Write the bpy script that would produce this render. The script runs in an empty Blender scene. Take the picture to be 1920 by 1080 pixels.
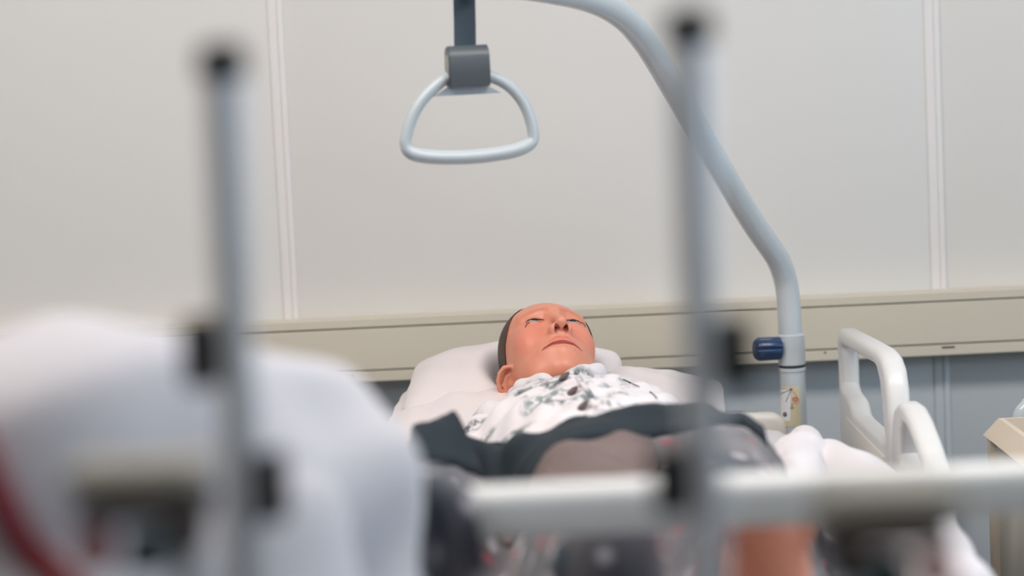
import bpy, bmesh, math, random
import numpy as np
from mathutils import Vector, Matrix, noise as mnoise

random.seed(7)
R = math.radians
C = bpy.context.scene.collection
SC = bpy.context.scene

# ------------------------------------------------------------------ camera
F_PX = 4533.33                       # 85 mm lens on a 36 mm wide frame, in pixels of a 1920 wide picture
PITCH, ROLL = R(5.46), R(2.65)
CAM = Vector((0, 0, 1.30))
FWD = Vector((0, math.cos(PITCH), -math.sin(PITCH)))
R0 = Vector((1, 0, 0)); U0 = Vector((0, math.sin(PITCH), math.cos(PITCH)))
RT = R0 * math.cos(ROLL) - U0 * math.sin(ROLL)
UP = U0 * math.cos(ROLL) + R0 * math.sin(ROLL)

def ray(px, py):
    return FWD * F_PX + RT * (px - 960) - UP * (py - 540)
def P(px, py, Y):                    # point of the place seen at a pixel, on the plane y = Y
    d = ray(px, py); return CAM + d * (Y / d.y)
def PX(px, py, X):                   # the same on the plane x = X
    d = ray(px, py); return CAM + d * (X / d.x)
def PZ(px, py, Z):
    d = ray(px, py); return CAM + d * ((Z - CAM.z) / d.z)

cd = bpy.data.cameras.new('camera'); cam = bpy.data.objects.new('camera', cd); C.objects.link(cam)
cd.lens = 85; cd.sensor_width = 36; cd.clip_start = 0.05
M = Matrix((RT, UP, -FWD)).transposed().to_4x4(); M.translation = CAM
cam.matrix_world = M
cd.dof.use_dof = True; cd.dof.focus_distance = 3.82; cd.dof.aperture_fstop = 2.25; cd.dof.aperture_blades = 0
SC.camera = cam

# ------------------------------------------------------------------ world, exposure, lights
SC.view_settings.view_transform = 'Standard'; SC.view_settings.look = 'None'
SC.view_settings.gamma = 1.0; SC.view_settings.exposure = 0.05
SC.view_settings.use_curve_mapping = False
try:
    SC.cycles.use_denoising = True
except Exception:
    pass
w = bpy.data.worlds.new('sky'); SC.world = w; w.use_nodes = True
wb = w.node_tree.nodes['Background']; wb.inputs[0].default_value = (0.55, 0.72, 0.95, 1); wb.inputs[1].default_value = 1.0

def area(name, loc, rot, sx, sy, power, col):
    l = bpy.data.lights.new(name, 'AREA'); l.shape = 'RECTANGLE'; l.size = sx; l.size_y = sy
    l.energy = power; l.color = col
    o = bpy.data.objects.new(name, l); C.objects.link(o); o.location = loc; o.rotation_euler = rot
    return o
RX0, RX1, RY0, RY1, RZ = -2.6, 2.8, -2.6, 4.42, 2.75      # the room
LAMPS = [(-1.0, 2.6), (0.95, 2.6), (-1.0, -0.5), (0.95, -0.5)]
LAMP_W = (1.0, 0.945, 0.91)
for i, (lx, ly) in enumerate(LAMPS):
    area('ceiling_lamp', (lx, ly, RZ - 0.045), (0, 0, 0), 1.16, 0.56, ((36 if lx < 0 else 25) if ly > 2 else 6), LAMP_W)
area('daylight', (RX1 + 0.25, 2.0, 1.55), (0, R(90), 0), 1.3, 2.4, 52, (0.64, 0.83, 1.0))

# ------------------------------------------------------------------ helpers
def lin(r, g, b):
    f = lambda c: (c / 255 / 12.92) if c / 255 <= 0.04045 else ((c / 255 + 0.055) / 1.055) ** 2.4
    return (f(r), f(g), f(b), 1)

def mat(name, col, rough=0.5, metal=0.0, spec=0.5, bump=0.0, bscale=200.0, var=0.0, vscale=8.0, sss=0.0, coat=0.0, sheen=0.0):
    m = bpy.data.materials.new(name); m.use_nodes = True
    nt = m.node_tree; b = nt.nodes['Principled BSDF']
    b.inputs['Base Color'].default_value = col; b.inputs['Roughness'].default_value = rough
    b.inputs['Metallic'].default_value = metal; b.inputs['Specular IOR Level'].default_value = spec
    if coat: b.inputs['Coat Weight'].default_value = coat; b.inputs['Coat Roughness'].default_value = 0.15
    if sheen: b.inputs['Sheen Weight'].default_value = sheen
    if sss:
        b.inputs['Subsurface Weight'].default_value = sss
        b.inputs['Subsurface Radius'].default_value = (1.0, 0.35, 0.2); b.inputs['Subsurface Scale'].default_value = 0.008
    tc = nt.nodes.new('ShaderNodeTexCoord')
    if var:
        n = nt.nodes.new('ShaderNodeTexNoise'); n.inputs['Scale'].default_value = vscale; n.inputs['Detail'].default_value = 4
        nt.links.new(tc.outputs['Object'], n.inputs['Vector'])
        mx = nt.nodes.new('ShaderNodeMix'); mx.data_type = 'RGBA'
        mx.inputs[6].default_value = tuple(c * (1 - var) for c in col[:3]) + (1,)
        mx.inputs[7].default_value = tuple(min(1, c * (1 + var)) for c in col[:3]) + (1,)
        nt.links.new(n.outputs['Fac'], mx.inputs[0]); nt.links.new(mx.outputs[2], b.inputs['Base Color'])
    if bump:
        n2 = nt.nodes.new('ShaderNodeTexNoise'); n2.inputs['Scale'].default_value = bscale; n2.inputs['Detail'].default_value = 3
        nt.links.new(tc.outputs['Object'], n2.inputs['Vector'])
        bp = nt.nodes.new('ShaderNodeBump'); bp.inputs['Strength'].default_value = bump; bp.inputs['Distance'].default_value = 0.002
        nt.links.new(n2.outputs['Fac'], bp.inputs['Height']); nt.links.new(bp.outputs['Normal'], b.inputs['Normal'])
    return m

ORG = {}
def link_mesh(name, me, m, parent=None, smooth=True, org=None):
    """link a mesh whose vertices are in world space as an object with its origin at its base (or at org)"""
    co = np.empty(len(me.vertices) * 3, np.float32); me.vertices.foreach_get('co', co); co = co.reshape(-1, 3)
    if org is None:
        lo, hi = co.min(0), co.max(0); org = Vector(((lo[0] + hi[0]) / 2, (lo[1] + hi[1]) / 2, lo[2]))
    co -= np.array(org, np.float32); me.vertices.foreach_set('co', co.ravel())
    if m is not None:
        for q in (m if isinstance(m, (list, tuple)) else [m]): me.materials.append(q)
    if smooth:
        me.polygons.foreach_set('use_smooth', np.ones(len(me.polygons), bool))
    me.update()
    o = bpy.data.objects.new(name, me); C.objects.link(o)
    if parent is not None:
        o.parent = parent; o.location = Vector(org) - ORG[parent.name]
    else:
        o.location = org
    ORG[o.name] = Vector(org)
    return o
def from_bm(name, bm, m, parent=None, smooth=False, sharp=None, org=None):
    bmesh.ops.recalc_face_normals(bm, faces=bm.faces)
    me = bpy.data.meshes.new(name); bm.to_mesh(me); bm.free()
    o = link_mesh(name, me, m, parent, smooth or sharp is not None, org)
    if sharp is not None: me.set_sharp_from_angle(angle=R(sharp))
    return o
def from_arrays(name, V, Fq, m, parent=None, smooth=True, org=None):
    me = bpy.data.meshes.new(name)
    V = np.asarray(V, np.float32); Fq = np.asarray(Fq, np.int32)
    n = Fq.shape[1]
    me.vertices.add(len(V)); me.vertices.foreach_set('co', V.ravel())
    me.loops.add(Fq.size); me.loops.foreach_set('vertex_index', Fq.ravel())
    me.polygons.add(len(Fq)); me.polygons.foreach_set('loop_start', np.arange(0, Fq.size, n, dtype=np.int32))
    me.update(calc_edges=True); me.validate()
    return link_mesh(name, me, m, parent, smooth, org)
def thing(name, label, cat, loc, group=None):
    o = bpy.data.objects.new(name, None); C.objects.link(o); o.empty_display_size = 0.1
    o.location = loc; o['label'] = label; o['category'] = cat
    if group: o['group'] = group
    ORG[o.name] = Vector(loc); return o
def tag(o, label, cat, group=None):
    o['label'] = label; o['category'] = cat
    if group: o['group'] = group
    return o
def struct(o): o['kind'] = 'structure'; return o

def add_box(bm, c, s, bev=0.0, seg=2, rot=None):
    r = bmesh.ops.create_cube(bm, size=1.0); vs = r['verts']
    for v in vs: v.co = Vector((v.co.x * s[0], v.co.y * s[1], v.co.z * s[2]))
    if bev:
        es = list({e for v in vs for e in v.link_edges})
        rb = bmesh.ops.bevel(bm, geom=es, offset=bev, segments=seg, profile=0.5, affect='EDGES')
        vs = list({v for f in rb['faces'] for v in f.verts} | {v for v in vs if v.is_valid})
    for v in vs:
        if rot is not None: v.co = rot @ v.co
        v.co += Vector(c)
    return vs
def box(name, lo, hi, m, parent=None, bev=0.0, seg=2):
    bm = bmesh.new(); lo, hi = Vector(lo), Vector(hi)
    add_box(bm, (lo + hi) / 2, hi - lo, bev, seg)
    return from_bm(name, bm, m, parent, sharp=40 if bev else None)
def catmull(pts, n=8, closed=False):
    pts = [Vector(p) for p in pts]; out = []; N = len(pts)
    for i in range(N if closed else N - 1):
        if closed: p0, p1, p2, p3 = pts[i - 1], pts[i], pts[(i + 1) % N], pts[(i + 2) % N]
        else:
            p1, p2 = pts[i], pts[i + 1]
            p0 = pts[i - 1] if i > 0 else p1 * 2 - p2
            p3 = pts[i + 2] if i + 2 < N else p2 * 2 - p1
        for k in range(n):
            t = k / n; t2, t3 = t * t, t * t * t
            out.append(0.5 * ((2 * p1) + (p2 - p0) * t + (2 * p0 - 5 * p1 + 4 * p2 - p3) * t2 + (3 * p1 - p0 - 3 * p2 + p3) * t3))
    if not closed: out.append(pts[-1])
    return out
def add_tube(bm, pts, r, seg=16, closed=False, flat=None):
    """sweep a circle (or an ellipse: flat = (ratio, axis)) along pts; r is a number or a list"""
    pts = [Vector(p) for p in pts]; N = len(pts)
    rs = r if isinstance(r, (list, tuple)) else [r] * N
    T = []
    for i in range(N):
        a = pts[i - 1] if (i > 0 or closed) else pts[i]
        b = pts[(i + 1) % N] if (i < N - 1 or closed) else pts[i]
        T.append((b - a).normalized())
    ref = flat[1] if flat else (Vector((0, 0, 1)) if abs(T[0].z) < 0.9 else Vector((1, 0, 0)))
    rings = []; nrm = None
    for i in range(N):
        t = T[i]
        if flat: n_ = (Vector(flat[1]) - t * t.dot(Vector(flat[1]))).normalized()
        else:
            n_ = ref if nrm is None else nrm
            n_ = (n_ - t * t.dot(n_)).normalized()
        nrm = n_; b_ = t.cross(n_)
        ring = []
        for k in range(seg):
            a = 2 * math.pi * k / seg
            ring.append(bm.verts.new(pts[i] + n_ * math.cos(a) * rs[i] * (flat[0] if flat else 1) + b_ * math.sin(a) * rs[i]))
        rings.append(ring)
    for i in range(N if closed else N - 1):
        A, B = rings[i], rings[(i + 1) % N]
        for k in range(seg):
            bm.faces.new((A[k], A[(k + 1) % seg], B[(k + 1) % seg], B[k]))
    if not closed:
        bm.faces.new(rings[0][::-1]); bm.faces.new(rings[-1])
def tube(name, pts, r, m, parent=None, seg=16, closed=False, flat=None):
    bm = bmesh.new(); add_tube(bm, pts, r, seg, closed, flat)
    return from_bm(name, bm, m, parent, sharp=50)
def add_lathe(bm, origin, axis, prof, seg=24):
    """prof: (distance along the axis, radius)"""
    axis = Vector(axis).normalized(); o = Vector(origin)
    n_ = axis.orthogonal().normalized(); b_ = axis.cross(n_)
    rings = [[bm.verts.new(o + axis * h + (n_ * math.cos(2 * math.pi * k / seg) + b_ * math.sin(2 * math.pi * k / seg)) * max(rr, 1e-5)) for k in range(seg)] for h, rr in prof]
    for A, B in zip(rings, rings[1:]):
        for k in range(seg): bm.faces.new((A[k], A[(k + 1) % seg], B[(k + 1) % seg], B[k]))
    bm.faces.new(rings[0][::-1]); bm.faces.new(rings[-1])
def lathe(name, origin, axis, prof, m, parent=None, seg=24, sharp=35):
    bm = bmesh.new(); add_lathe(bm, origin, axis, prof, seg)
    return from_bm(name, bm, m, parent, sharp=sharp)
def plate(name, outlines, x0, x1, bev, m, parent=None, res=3):
    """closed outlines in the (y, z) plane (later ones are holes), standing between x0 and x1 with rounded edges"""
    cu = bpy.data.curves.new('outline', 'CURVE'); cu.dimensions = '2D'; cu.fill_mode = 'BOTH'
    th = abs(x1 - x0); cu.extrude = th / 2 - bev; cu.bevel_depth = bev; cu.bevel_resolution = res; cu.offset = -bev
    for ol in outlines:
        s = cu.splines.new('POLY'); s.points.add(len(ol) - 1); s.use_cyclic_u = True
        for p, q in zip(s.points, ol): p.co = (q[0], q[1], 0, 1)
    t = bpy.data.objects.new('outline', cu); C.objects.link(t)
    dg = bpy.context.evaluated_depsgraph_get()
    me = bpy.data.meshes.new_from_object(t.evaluated_get(dg)); bpy.data.objects.remove(t); bpy.data.curves.remove(cu)
    me.materials.clear()
    bm = bmesh.new(); bm.from_mesh(me); bpy.data.meshes.remove(me)
    bmesh.ops.remove_doubles(bm, verts=bm.verts, dist=1e-5)
    for v in bm.verts: v.co = Vector((v.co.z + (x0 + x1) / 2, v.co.x, v.co.y))
    return from_bm(name, bm, m, parent, sharp=50)

# ---- signed distance fields and surface nets
def surface_nets(v, org, h):
    s = v < 0
    c = [s[dx:v.shape[0] - 1 + dx, dy:v.shape[1] - 1 + dy, dz:v.shape[2] - 1 + dz] for dx in (0, 1) for dy in (0, 1) for dz in (0, 1)]
    al = c[0].copy(); an = c[0].copy()
    for q in c[1:]: al &= q; an |= q
    act = an & ~al
    idx = np.full(act.shape, -1, np.int32); I = np.argwhere(act); idx[act] = np.arange(len(I))
    off = np.array([(dx, dy, dz) for dx in (0, 1) for dy in (0, 1) for dz in (0, 1)])
    val = np.stack([v[I[:, 0] + o[0], I[:, 1] + o[1], I[:, 2] + o[2]] for o in off], 1)
    acc = np.zeros((len(I), 3)); cnt = np.zeros(len(I))
    for a in range(8):
        for b in range(a + 1, 8):
            if np.abs(off[a] - off[b]).sum() != 1: continue
            x = (val[:, a] < 0) != (val[:, b] < 0)
            t = val[x, a] / (val[x, a] - val[x, b])
            acc[x] += off[a] + t[:, None] * (off[b] - off[a]); cnt[x] += 1
    V = (I + acc / cnt[:, None]) * np.array(h) + np.array(org)
    quads = []
    for ax in range(3):
        u, w_ = (ax + 1) % 3, (ax + 2) % 3
        sl0 = [slice(None)] * 3; sl1 = [slice(None)] * 3
        sl0[ax] = slice(0, -1); sl1[ax] = slice(1, None)
        a, b = s[tuple(sl0)], s[tuple(sl1)]
        E = np.argwhere(a != b); ins = a[a != b]
        ok = (E[:, u] > 0) & (E[:, w_] > 0) & (E[:, u] < v.shape[u] - 1) & (E[:, w_] < v.shape[w_] - 1)
        E, ins = E[ok], ins[ok]
        def cell(du, dw):
            q = E.copy(); q[:, u] += du; q[:, w_] += dw; return idx[q[:, 0], q[:, 1], q[:, 2]]
        Q = np.stack([cell(-1, -1), cell(0, -1), cell(0, 0), cell(-1, 0)], 1)
        Q[~ins] = Q[~ins][:, ::-1]; quads.append(Q)
    return V, np.concatenate(quads)
class Grid:
    def __init__(s, lo, hi, h):
        s.lo = np.array(lo, float); s.h = h
        n = np.ceil((np.array(hi) - s.lo) / h).astype(int) + 1
        s.x = (s.lo[0] + h * np.arange(n[0], dtype=np.float32))[:, None, None].astype(np.float32)
        s.y = (s.lo[1] + h * np.arange(n[1], dtype=np.float32))[None, :, None].astype(np.float32)
        s.z = (s.lo[2] + h * np.arange(n[2], dtype=np.float32))[None, None, :].astype(np.float32)
    def nets(s, v): return surface_nets(v, s.lo, s.h)
class Pts:                            # the same fields sampled at points
    def __init__(s, A): s.x, s.y, s.z = A[:, 0], A[:, 1], A[:, 2]
def smin(a, b, k):
    h = np.clip(0.5 + 0.5 * (b - a) / k, 0, 1); return b * (1 - h) + a * h - k * h * (1 - h)
def smax(a, b, k): return -smin(-a, -b, k)
def ell(g, c, r):
    px, py, pz = g.x - c[0], g.y - c[1], g.z - c[2]
    k0 = np.sqrt((px / r[0]) ** 2 + (py / r[1]) ** 2 + (pz / r[2]) ** 2)
    k1 = np.sqrt((px / r[0] ** 2) ** 2 + (py / r[1] ** 2) ** 2 + (pz / r[2] ** 2) ** 2) + 1e-6
    return k0 * (k0 - 1) / k1
def cap(g, a, b, ra, rb=None):
    rb = ra if rb is None else rb
    d = [b[i] - a[i] for i in range(3)]; L = sum(q * q for q in d) + 1e-9
    px, py, pz = g.x - a[0], g.y - a[1], g.z - a[2]
    t = np.clip((px * d[0] + py * d[1] + pz * d[2]) / L, 0, 1)
    return np.sqrt((px - t * d[0]) ** 2 + (py - t * d[1]) ** 2 + (pz - t * d[2]) ** 2) - (ra + (rb - ra) * t)
def chain(g, pts, rs, k=0.0):
    v = None
    for i in range(len(pts) - 1):
        q = cap(g, pts[i], pts[i + 1], rs[i], rs[i + 1])
        v = q if v is None else (smin(v, q, k) if k else np.minimum(v, q))
    return v
def rbx(g, c, s, r):
    qx, qy, qz = abs(g.x - c[0]) - s[0] + r, abs(g.y - c[1]) - s[1] + r, abs(g.z - c[2]) - s[2] + r
    return np.sqrt(np.maximum(qx, 0) ** 2 + np.maximum(qy, 0) ** 2 + np.maximum(qz, 0) ** 2) + np.minimum(np.maximum(np.maximum(qx, qy), qz), 0) - r

# ------------------------------------------------------------------ materials
M_wall = mat('white laminate wall', lin(221, 218, 214), 0.45, var=0.02, vscale=1.5, bump=0.03, bscale=60)
M_strip = mat('white joint strip', lin(231, 227, 225), 0.4)
M_lower = mat('grey blue wall board', lin(172, 177, 180), 0.5, var=0.03, vscale=2)
M_lowstrip = mat('grey blue joint strip', lin(177, 183, 188), 0.4)
M_trunk = mat('beige trunking', lin(204, 195, 178), 0.4, var=0.02, vscale=3)
M_dark = mat('dark slot', lin(40, 40, 42), 0.6)
M_ceil = mat('ceiling tile', lin(235, 234, 232), 0.8, bump=0.1, bscale=90)
M_floor = mat('vinyl floor', lin(112, 114, 116), 0.35, var=0.08, vscale=30)
M_side = mat('side wall paint', lin(222, 220, 216), 0.6, var=0.02)
M_far = mat('far wall darkened as unlit', lin(120, 124, 128), 0.6)  # colour darkened to stand for the dim, unlit room behind the camera
M_poleg = mat('light grey painted steel', lin(186, 193, 197), 0.22, coat=0.4)
M_grip = mat('pale grey plastic', lin(178, 186, 190), 0.35)
M_gripbar = mat('grey plastic web', lin(168, 176, 181), 0.4)
M_strap = mat('blue grey webbing', lin(62, 76, 88), 0.8, bump=0.4, bscale=900)
M_buckle = mat('grey plastic housing', lin(76, 83, 88), 0.4)
M_buckle_end = mat('beige end disc', lin(150, 148, 136), 0.5)
M_blue = mat('dark blue plastic', lin(18, 52, 92), 0.3, coat=0.3)
M_cream = mat('cream bed plastic', lin(214, 210, 202), 0.4)
M_rail = mat('white bed plastic', lin(214, 213, 211), 0.35)
M_sheet = mat('white cotton', lin(212, 206, 208), 0.9, bump=0.12, bscale=500, sheen=0.2)
M_pillow = mat('white pillowcase', lin(217, 207, 206), 0.9, bump=0.12, bscale=400, sheen=0.2)
M_duvet = mat('white duvet cotton', lin(197, 193, 197), 0.9, bump=0.1, bscale=300, sheen=0.2)
M_beige = mat('beige laminate', lin(208, 193, 175), 0.5, var=0.03)
M_beigep = mat('beige panel', lin(206, 199, 186), 0.5, var=0.03)
M_chrome = mat('satin grey steel', lin(190, 193, 198), 0.32, metal=0.35)
M_black = mat('black rubber', lin(9, 13, 14), 0.7, spec=0.3)
M_pad = mat('grey beige foam pad', lin(156, 152, 143), 0.8)
M_bracket = mat('dark brown bracket', lin(62, 54, 50), 0.5)
M_red = mat('dark red plastic', lin(120, 42, 40), 0.5)
M_teal = mat('dark teal plastic', lin(14, 48, 52), 0.5)
M_cord = mat('dark red cord', lin(118, 14, 30), 0.6)
M_hair = mat('painted brown hair', lin(72, 52, 46), 0.6, var=0.25, vscale=120)
M_eye = mat('glass eye white', lin(158, 148, 146), 0.4)
M_iris = mat('dark iris', lin(32, 34, 40), 0.1)
M_lash = mat('dark lash paint', lin(58, 38, 34), 0.6)
M_button = mat('brown button', lin(84, 68, 66), 0.35)
M_lampd = bpy.data.materials.new('lit diffuser'); M_lampd.use_nodes = True
_e = M_lampd.node_tree.nodes.new('ShaderNodeEmission'); _e.inputs[0].default_value = (1, .95, .9, 1); _e.inputs[1].default_value = 3.0
M_lampd.node_tree.links.new(_e.outputs[0], M_lampd.node_tree.nodes['Material Output'].inputs[0])
M_glass = bpy.data.materials.new('window glass'); M_glass.use_nodes = True
_nt = M_glass.node_tree; _t = _nt.nodes.new('ShaderNodeBsdfTransparent'); _g = _nt.nodes.new('ShaderNodeBsdfGlossy'); _g.inputs['Roughness'].default_value = 0.02
_m = _nt.nodes.new('ShaderNodeMixShader'); _m.inputs[0].default_value = 0.06
_nt.links.new(_t.outputs[0], _m.inputs[1]); _nt.links.new(_g.outputs[0], _m.inputs[2]); _nt.links.new(_m.outputs[0], _nt.nodes['Material Output'].inputs[0])

def nodes_of(name, rough, sheen=0.0):
    m = bpy.data.materials.new(name); m.use_nodes = True; nt = m.node_tree
    b = nt.nodes['Principled BSDF']; b.inputs['Roughness'].default_value = rough; b.inputs['Sheen Weight'].default_value = sheen
    tc = nt.nodes.new('ShaderNodeTexCoord')
    def N(t, **kw):
        n = nt.nodes.new(t)
        for k, v in kw.items():
            if k in n.inputs: n.inputs[k].default_value = v
            else: setattr(n, k, v)
        return n
    L = nt.links.new
    def ramp(src, a, ca, b_, cb):
        r = nt.nodes.new('ShaderNodeValToRGB'); r.color_ramp.elements[0].position = a; r.color_ramp.elements[1].position = b_
        r.color_ramp.elements[0].color = ca; r.color_ramp.elements[1].color = cb; L(src, r.inputs[0]); return r.outputs[0]
    def mix(fac, a, b_):
        x = nt.nodes.new('ShaderNodeMix'); x.data_type = 'RGBA'
        for v, i in ((fac, 0), (a, 6), (b_, 7)):
            if isinstance(v, (tuple, float)): x.inputs[i].default_value = v
            else: L(v, x.inputs[i])
        return x.outputs[2]
    def mul(a, b_):
        x = nt.nodes.new('ShaderNodeMath'); x.operation = 'MULTIPLY'; L(a, x.inputs[0])
        if isinstance(b_, float): x.inputs[1].default_value = b_
        else: L(b_, x.inputs[1])
        return x.outputs[0]
    return m, nt, b, tc, N, L, ramp, mix, mul
BK, WH = (0, 0, 0, 1), (1, 1, 1, 1)

# gown: white cotton with sprays of grey green leaves
M_gown, nt, b, tc, N, L, ramp, mix, mul = nodes_of('white gown with grey green leaf print', 0.9, 0.2)
n1 = N('ShaderNodeTexNoise', Scale=12.0, Detail=1.0); L(tc.outputs['Object'], n1.inputs['Vector'])
mp = N('ShaderNodeMapping'); L(tc.outputs['Object'], mp.inputs['Vector']); mp.inputs['Scale'].default_value = (1.6, 0.7, 1.2); mp.inputs['Rotation'].default_value = (0, 0, R(35))
n2 = N('ShaderNodeTexNoise', Scale=42.0, Detail=2.5, Roughness=0.6); L(mp.outputs[0], n2.inputs['Vector'])
cl = ramp(n1.outputs['Fac'], 0.50, BK, 0.60, WH); lf = ramp(n2.outputs['Fac'], 0.42, BK, 0.58, WH)
tone = N('ShaderNodeTexNoise', Scale=30.0); L(tc.outputs['Object'], tone.inputs['Vector'])
leaf = mix(ramp(tone.outputs['Fac'], 0.4, BK, 0.6, WH), lin(128, 140, 140), lin(88, 92, 94))
L(mix(mul(cl, lf), lin(218, 211, 213), leaf), b.inputs['Base Color'])
n3 = N('ShaderNodeTexNoise', Scale=45.0, Detail=3.0); L(tc.outputs['Object'], n3.inputs['Vector'])
bp = N('ShaderNodeBump', Strength=0.25, Distance=0.004); L(n3.outputs['Fac'], bp.inputs['Height']); L(bp.outputs[0], b.inputs['Normal'])

# blanket: dark grey ground with blurred pale, red and teal flowers
M_blank, nt, b, tc, N, L, ramp, mix, mul = nodes_of('dark floral blanket cloth', 0.9, 0.3)
a1 = N('ShaderNodeTexNoise', Scale=5.0, Detail=2.0); L(tc.outputs['Object'], a1.inputs['Vector'])
base = mix(ramp(a1.outputs['Fac'], 0.42, BK, 0.60, WH), lin(38, 41, 52), lin(104, 98, 101))
v1 = N('ShaderNodeTexVoronoi', Scale=31.0); L(tc.outputs['Object'], v1.inputs['Vector'])
fl = ramp(v1.outputs['Distance'], 0.22, WH, 0.40, BK)
sep = N('ShaderNodeSeparateColor'); L(v1.outputs['Color'], sep.inputs[0])
c1 = mix(ramp(sep.outputs[0], 0.30, BK, 0.32, WH), lin(36, 60, 66), lin(170, 165, 170))
c2 = mix(ramp(sep.outputs[1], 0.66, BK, 0.68, WH), c1, lin(160, 74, 84))
L(mix(mul(fl, 0.85), base, c2), b.inputs['Base Color'])
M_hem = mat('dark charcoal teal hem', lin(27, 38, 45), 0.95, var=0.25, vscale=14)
M_taupe = mat('taupe lining', lin(108, 93, 90), 0.9, var=0.3, vscale=14)

# manikin skin: paint colours stored on the vertices
M_skin = bpy.data.materials.new('manikin vinyl skin'); M_skin.use_nodes = True
nt = M_skin.node_tree; b = nt.nodes['Principled BSDF']; at = nt.nodes.new('ShaderNodeAttribute'); at.attribute_name = 'paint'
nt.links.new(at.outputs['Color'], b.inputs['Base Color']); b.inputs['Roughness'].default_value = 0.42
b.inputs['Subsurface Weight'].default_value = 0.25; b.inputs['Subsurface Radius'].default_value = (1.0, 0.3, 0.15); b.inputs['Subsurface Scale'].default_value = 0.006

# ------------------------------------------------------------------ room shell
def strip_x(px0, px1, py): return (P(px0, py, RY1).x + P(px1, py, RY1).x) / 2
TR_Y = RY1 - 0.06                                                   # front of the trunking
zt = [ (P(720, y0, TR_Y).z + P(1920, y1, TR_Y).z) / 2 for y0, y1 in ((596, 541), (615, 557), (695, 637), (716, 658)) ]
XL = strip_x(514, 545, 300); XR = strip_x(1736, 1767, 300)
XL = (P(498, 0, RY1).x + P(528, 0, RY1).x + P(531, 595, RY1).x + P(562, 595, RY1).x) / 4
XR = (P(1727, 0, RY1).x + P(1760, 0, RY1).x + P(1744, 535, RY1).x + P(1776, 535, RY1).x) / 4
STEP = XR - XL

wb_ = struct(box('wall_back', (RX0, RY1 + 0.012, 0), (RX1, RY1 + 0.12, RZ), M_side))
edges = [XL - 2 * STEP, XL - STEP, XL, XR, XR + STEP]
for i, x0 in enumerate([RX0] + [e for e in edges if RX0 < e < RX1]):
    es = [RX0] + [e for e in edges if RX0 < e < RX1] + [RX1]
    x1 = es[i + 1]
    a, c = x0 + (0.012 if i else 0), x1 - 0.012
    box('wall_panel', (a, RY1, zt[0] - 0.02), (c, RY1 + 0.012, RZ), M_wall, wb_, 0.0015)
    box('lower_wall_panel', (a, RY1, 0.0), (c, RY1 + 0.012, zt[3] + 0.02), M_lower, wb_, 0.0015)
for e in [e for e in edges if RX0 < e < RX1]:
    for nm, z0, z1, mm in (('joint_strip', zt[0] - 0.015, RZ, M_strip), ('lower_joint_strip', 0.0, zt[3] + 0.015, M_lowstrip)):
        bm = bmesh.new(); zc, zh = (z0 + z1) / 2, z1 - z0
        add_box(bm, (e + 0.001, RY1 + 0.0005, zc), (0.028, 0.006, zh), 0.0015)
        add_box(bm, (e + 0.009, RY1 - 0.003, zc), (0.010, 0.004, zh), 0.0015)
        from_bm(nm, bm, mm, wb_, sharp=40)
struct(box('floor', (RX0 - .1, RY0 - .1, -0.1), (RX1 + .1, RY1 + .12, 0), M_floor))
struct(box('ceiling', (RX0 - .1, RY0 - .1, RZ), (RX1 + .1, RY1 + .12, RZ + 0.1), M_ceil))
struct(box('wall_left', (RX0 - 0.1, RY0, 0), (RX0, RY1, RZ), M_side))
struct(box('wall_front', (RX0, RY0 - 0.1, 0), (RX1, RY0, RZ), M_far))
WY0, WY1, WZ0, WZ1 = 0.8, 3.2, 0.9, 2.2                            # the window in the right wall
bm = bmesh.new()
for y0, y1, z0, z1 in ((RY0, WY0, 0, RZ), (WY1, RY1, 0, RZ), (WY0, WY1, 0, WZ0), (WY0, WY1, WZ1, RZ)):
    add_box(bm, (RX1 + 0.05, (y0 + y1) / 2, (z0 + z1) / 2), (0.1, y1 - y0, z1 - z0))
struct(from_bm('wall_right', bm, M_side))
wf = None
bm = bmesh.new()
for y0, y1, z0, z1 in ((WY0, WY1, WZ0, WZ0 + .05), (WY0, WY1, WZ1 - .05, WZ1), (WY0, WY0 + .05, WZ0 + .05, WZ1 - .05), (WY1 - .05, WY1, WZ0 + .05, WZ1 - .05), (1.975, 2.025, WZ0 + .05, WZ1 - .05)):
    add_box(bm, (RX1 + 0.05, (y0 + y1) / 2, (z0 + z1) / 2), (0.06, y1 - y0, z1 - z0), 0.004)
wf = struct(from_bm('window_1', bm, M_rail, sharp=40))
for y0, y1 in ((WY0 + .05, 1.975), (2.025, WY1 - .05)):
    box('pane', (RX1 + 0.046, y0, WZ0 + .05), (RX1 + 0.054, y1, WZ1 - .05), M_glass, wf)
for i, (lx, ly) in enumerate(LAMPS):
    wall_side = 'window side' if lx > 0 else 'far side from the window'
    t = thing('ceiling_light', 'flat white ceiling light panel %s, %s' % ('above the beds' if ly > 2 else 'above the open floor', wall_side), 'ceiling light', (lx, ly, RZ - 0.04))
    bm = bmesh.new()
    for cx, cy, sx, sy in ((0, .295, 1.24, .03), (0, -.295, 1.24, .03), (.605, 0, .03, .56), (-.605, 0, .03, .56)):
        add_box(bm, (lx + cx, ly + cy, RZ - 0.02), (sx, sy, 0.04), 0.003)
    from_bm('frame', bm, M_rail, t, sharp=40)
    box('diffuser', (lx - .59, ly - .28, RZ - 0.04), (lx + .59, ly + .28, RZ - 0.034), M_lampd, t)

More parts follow.
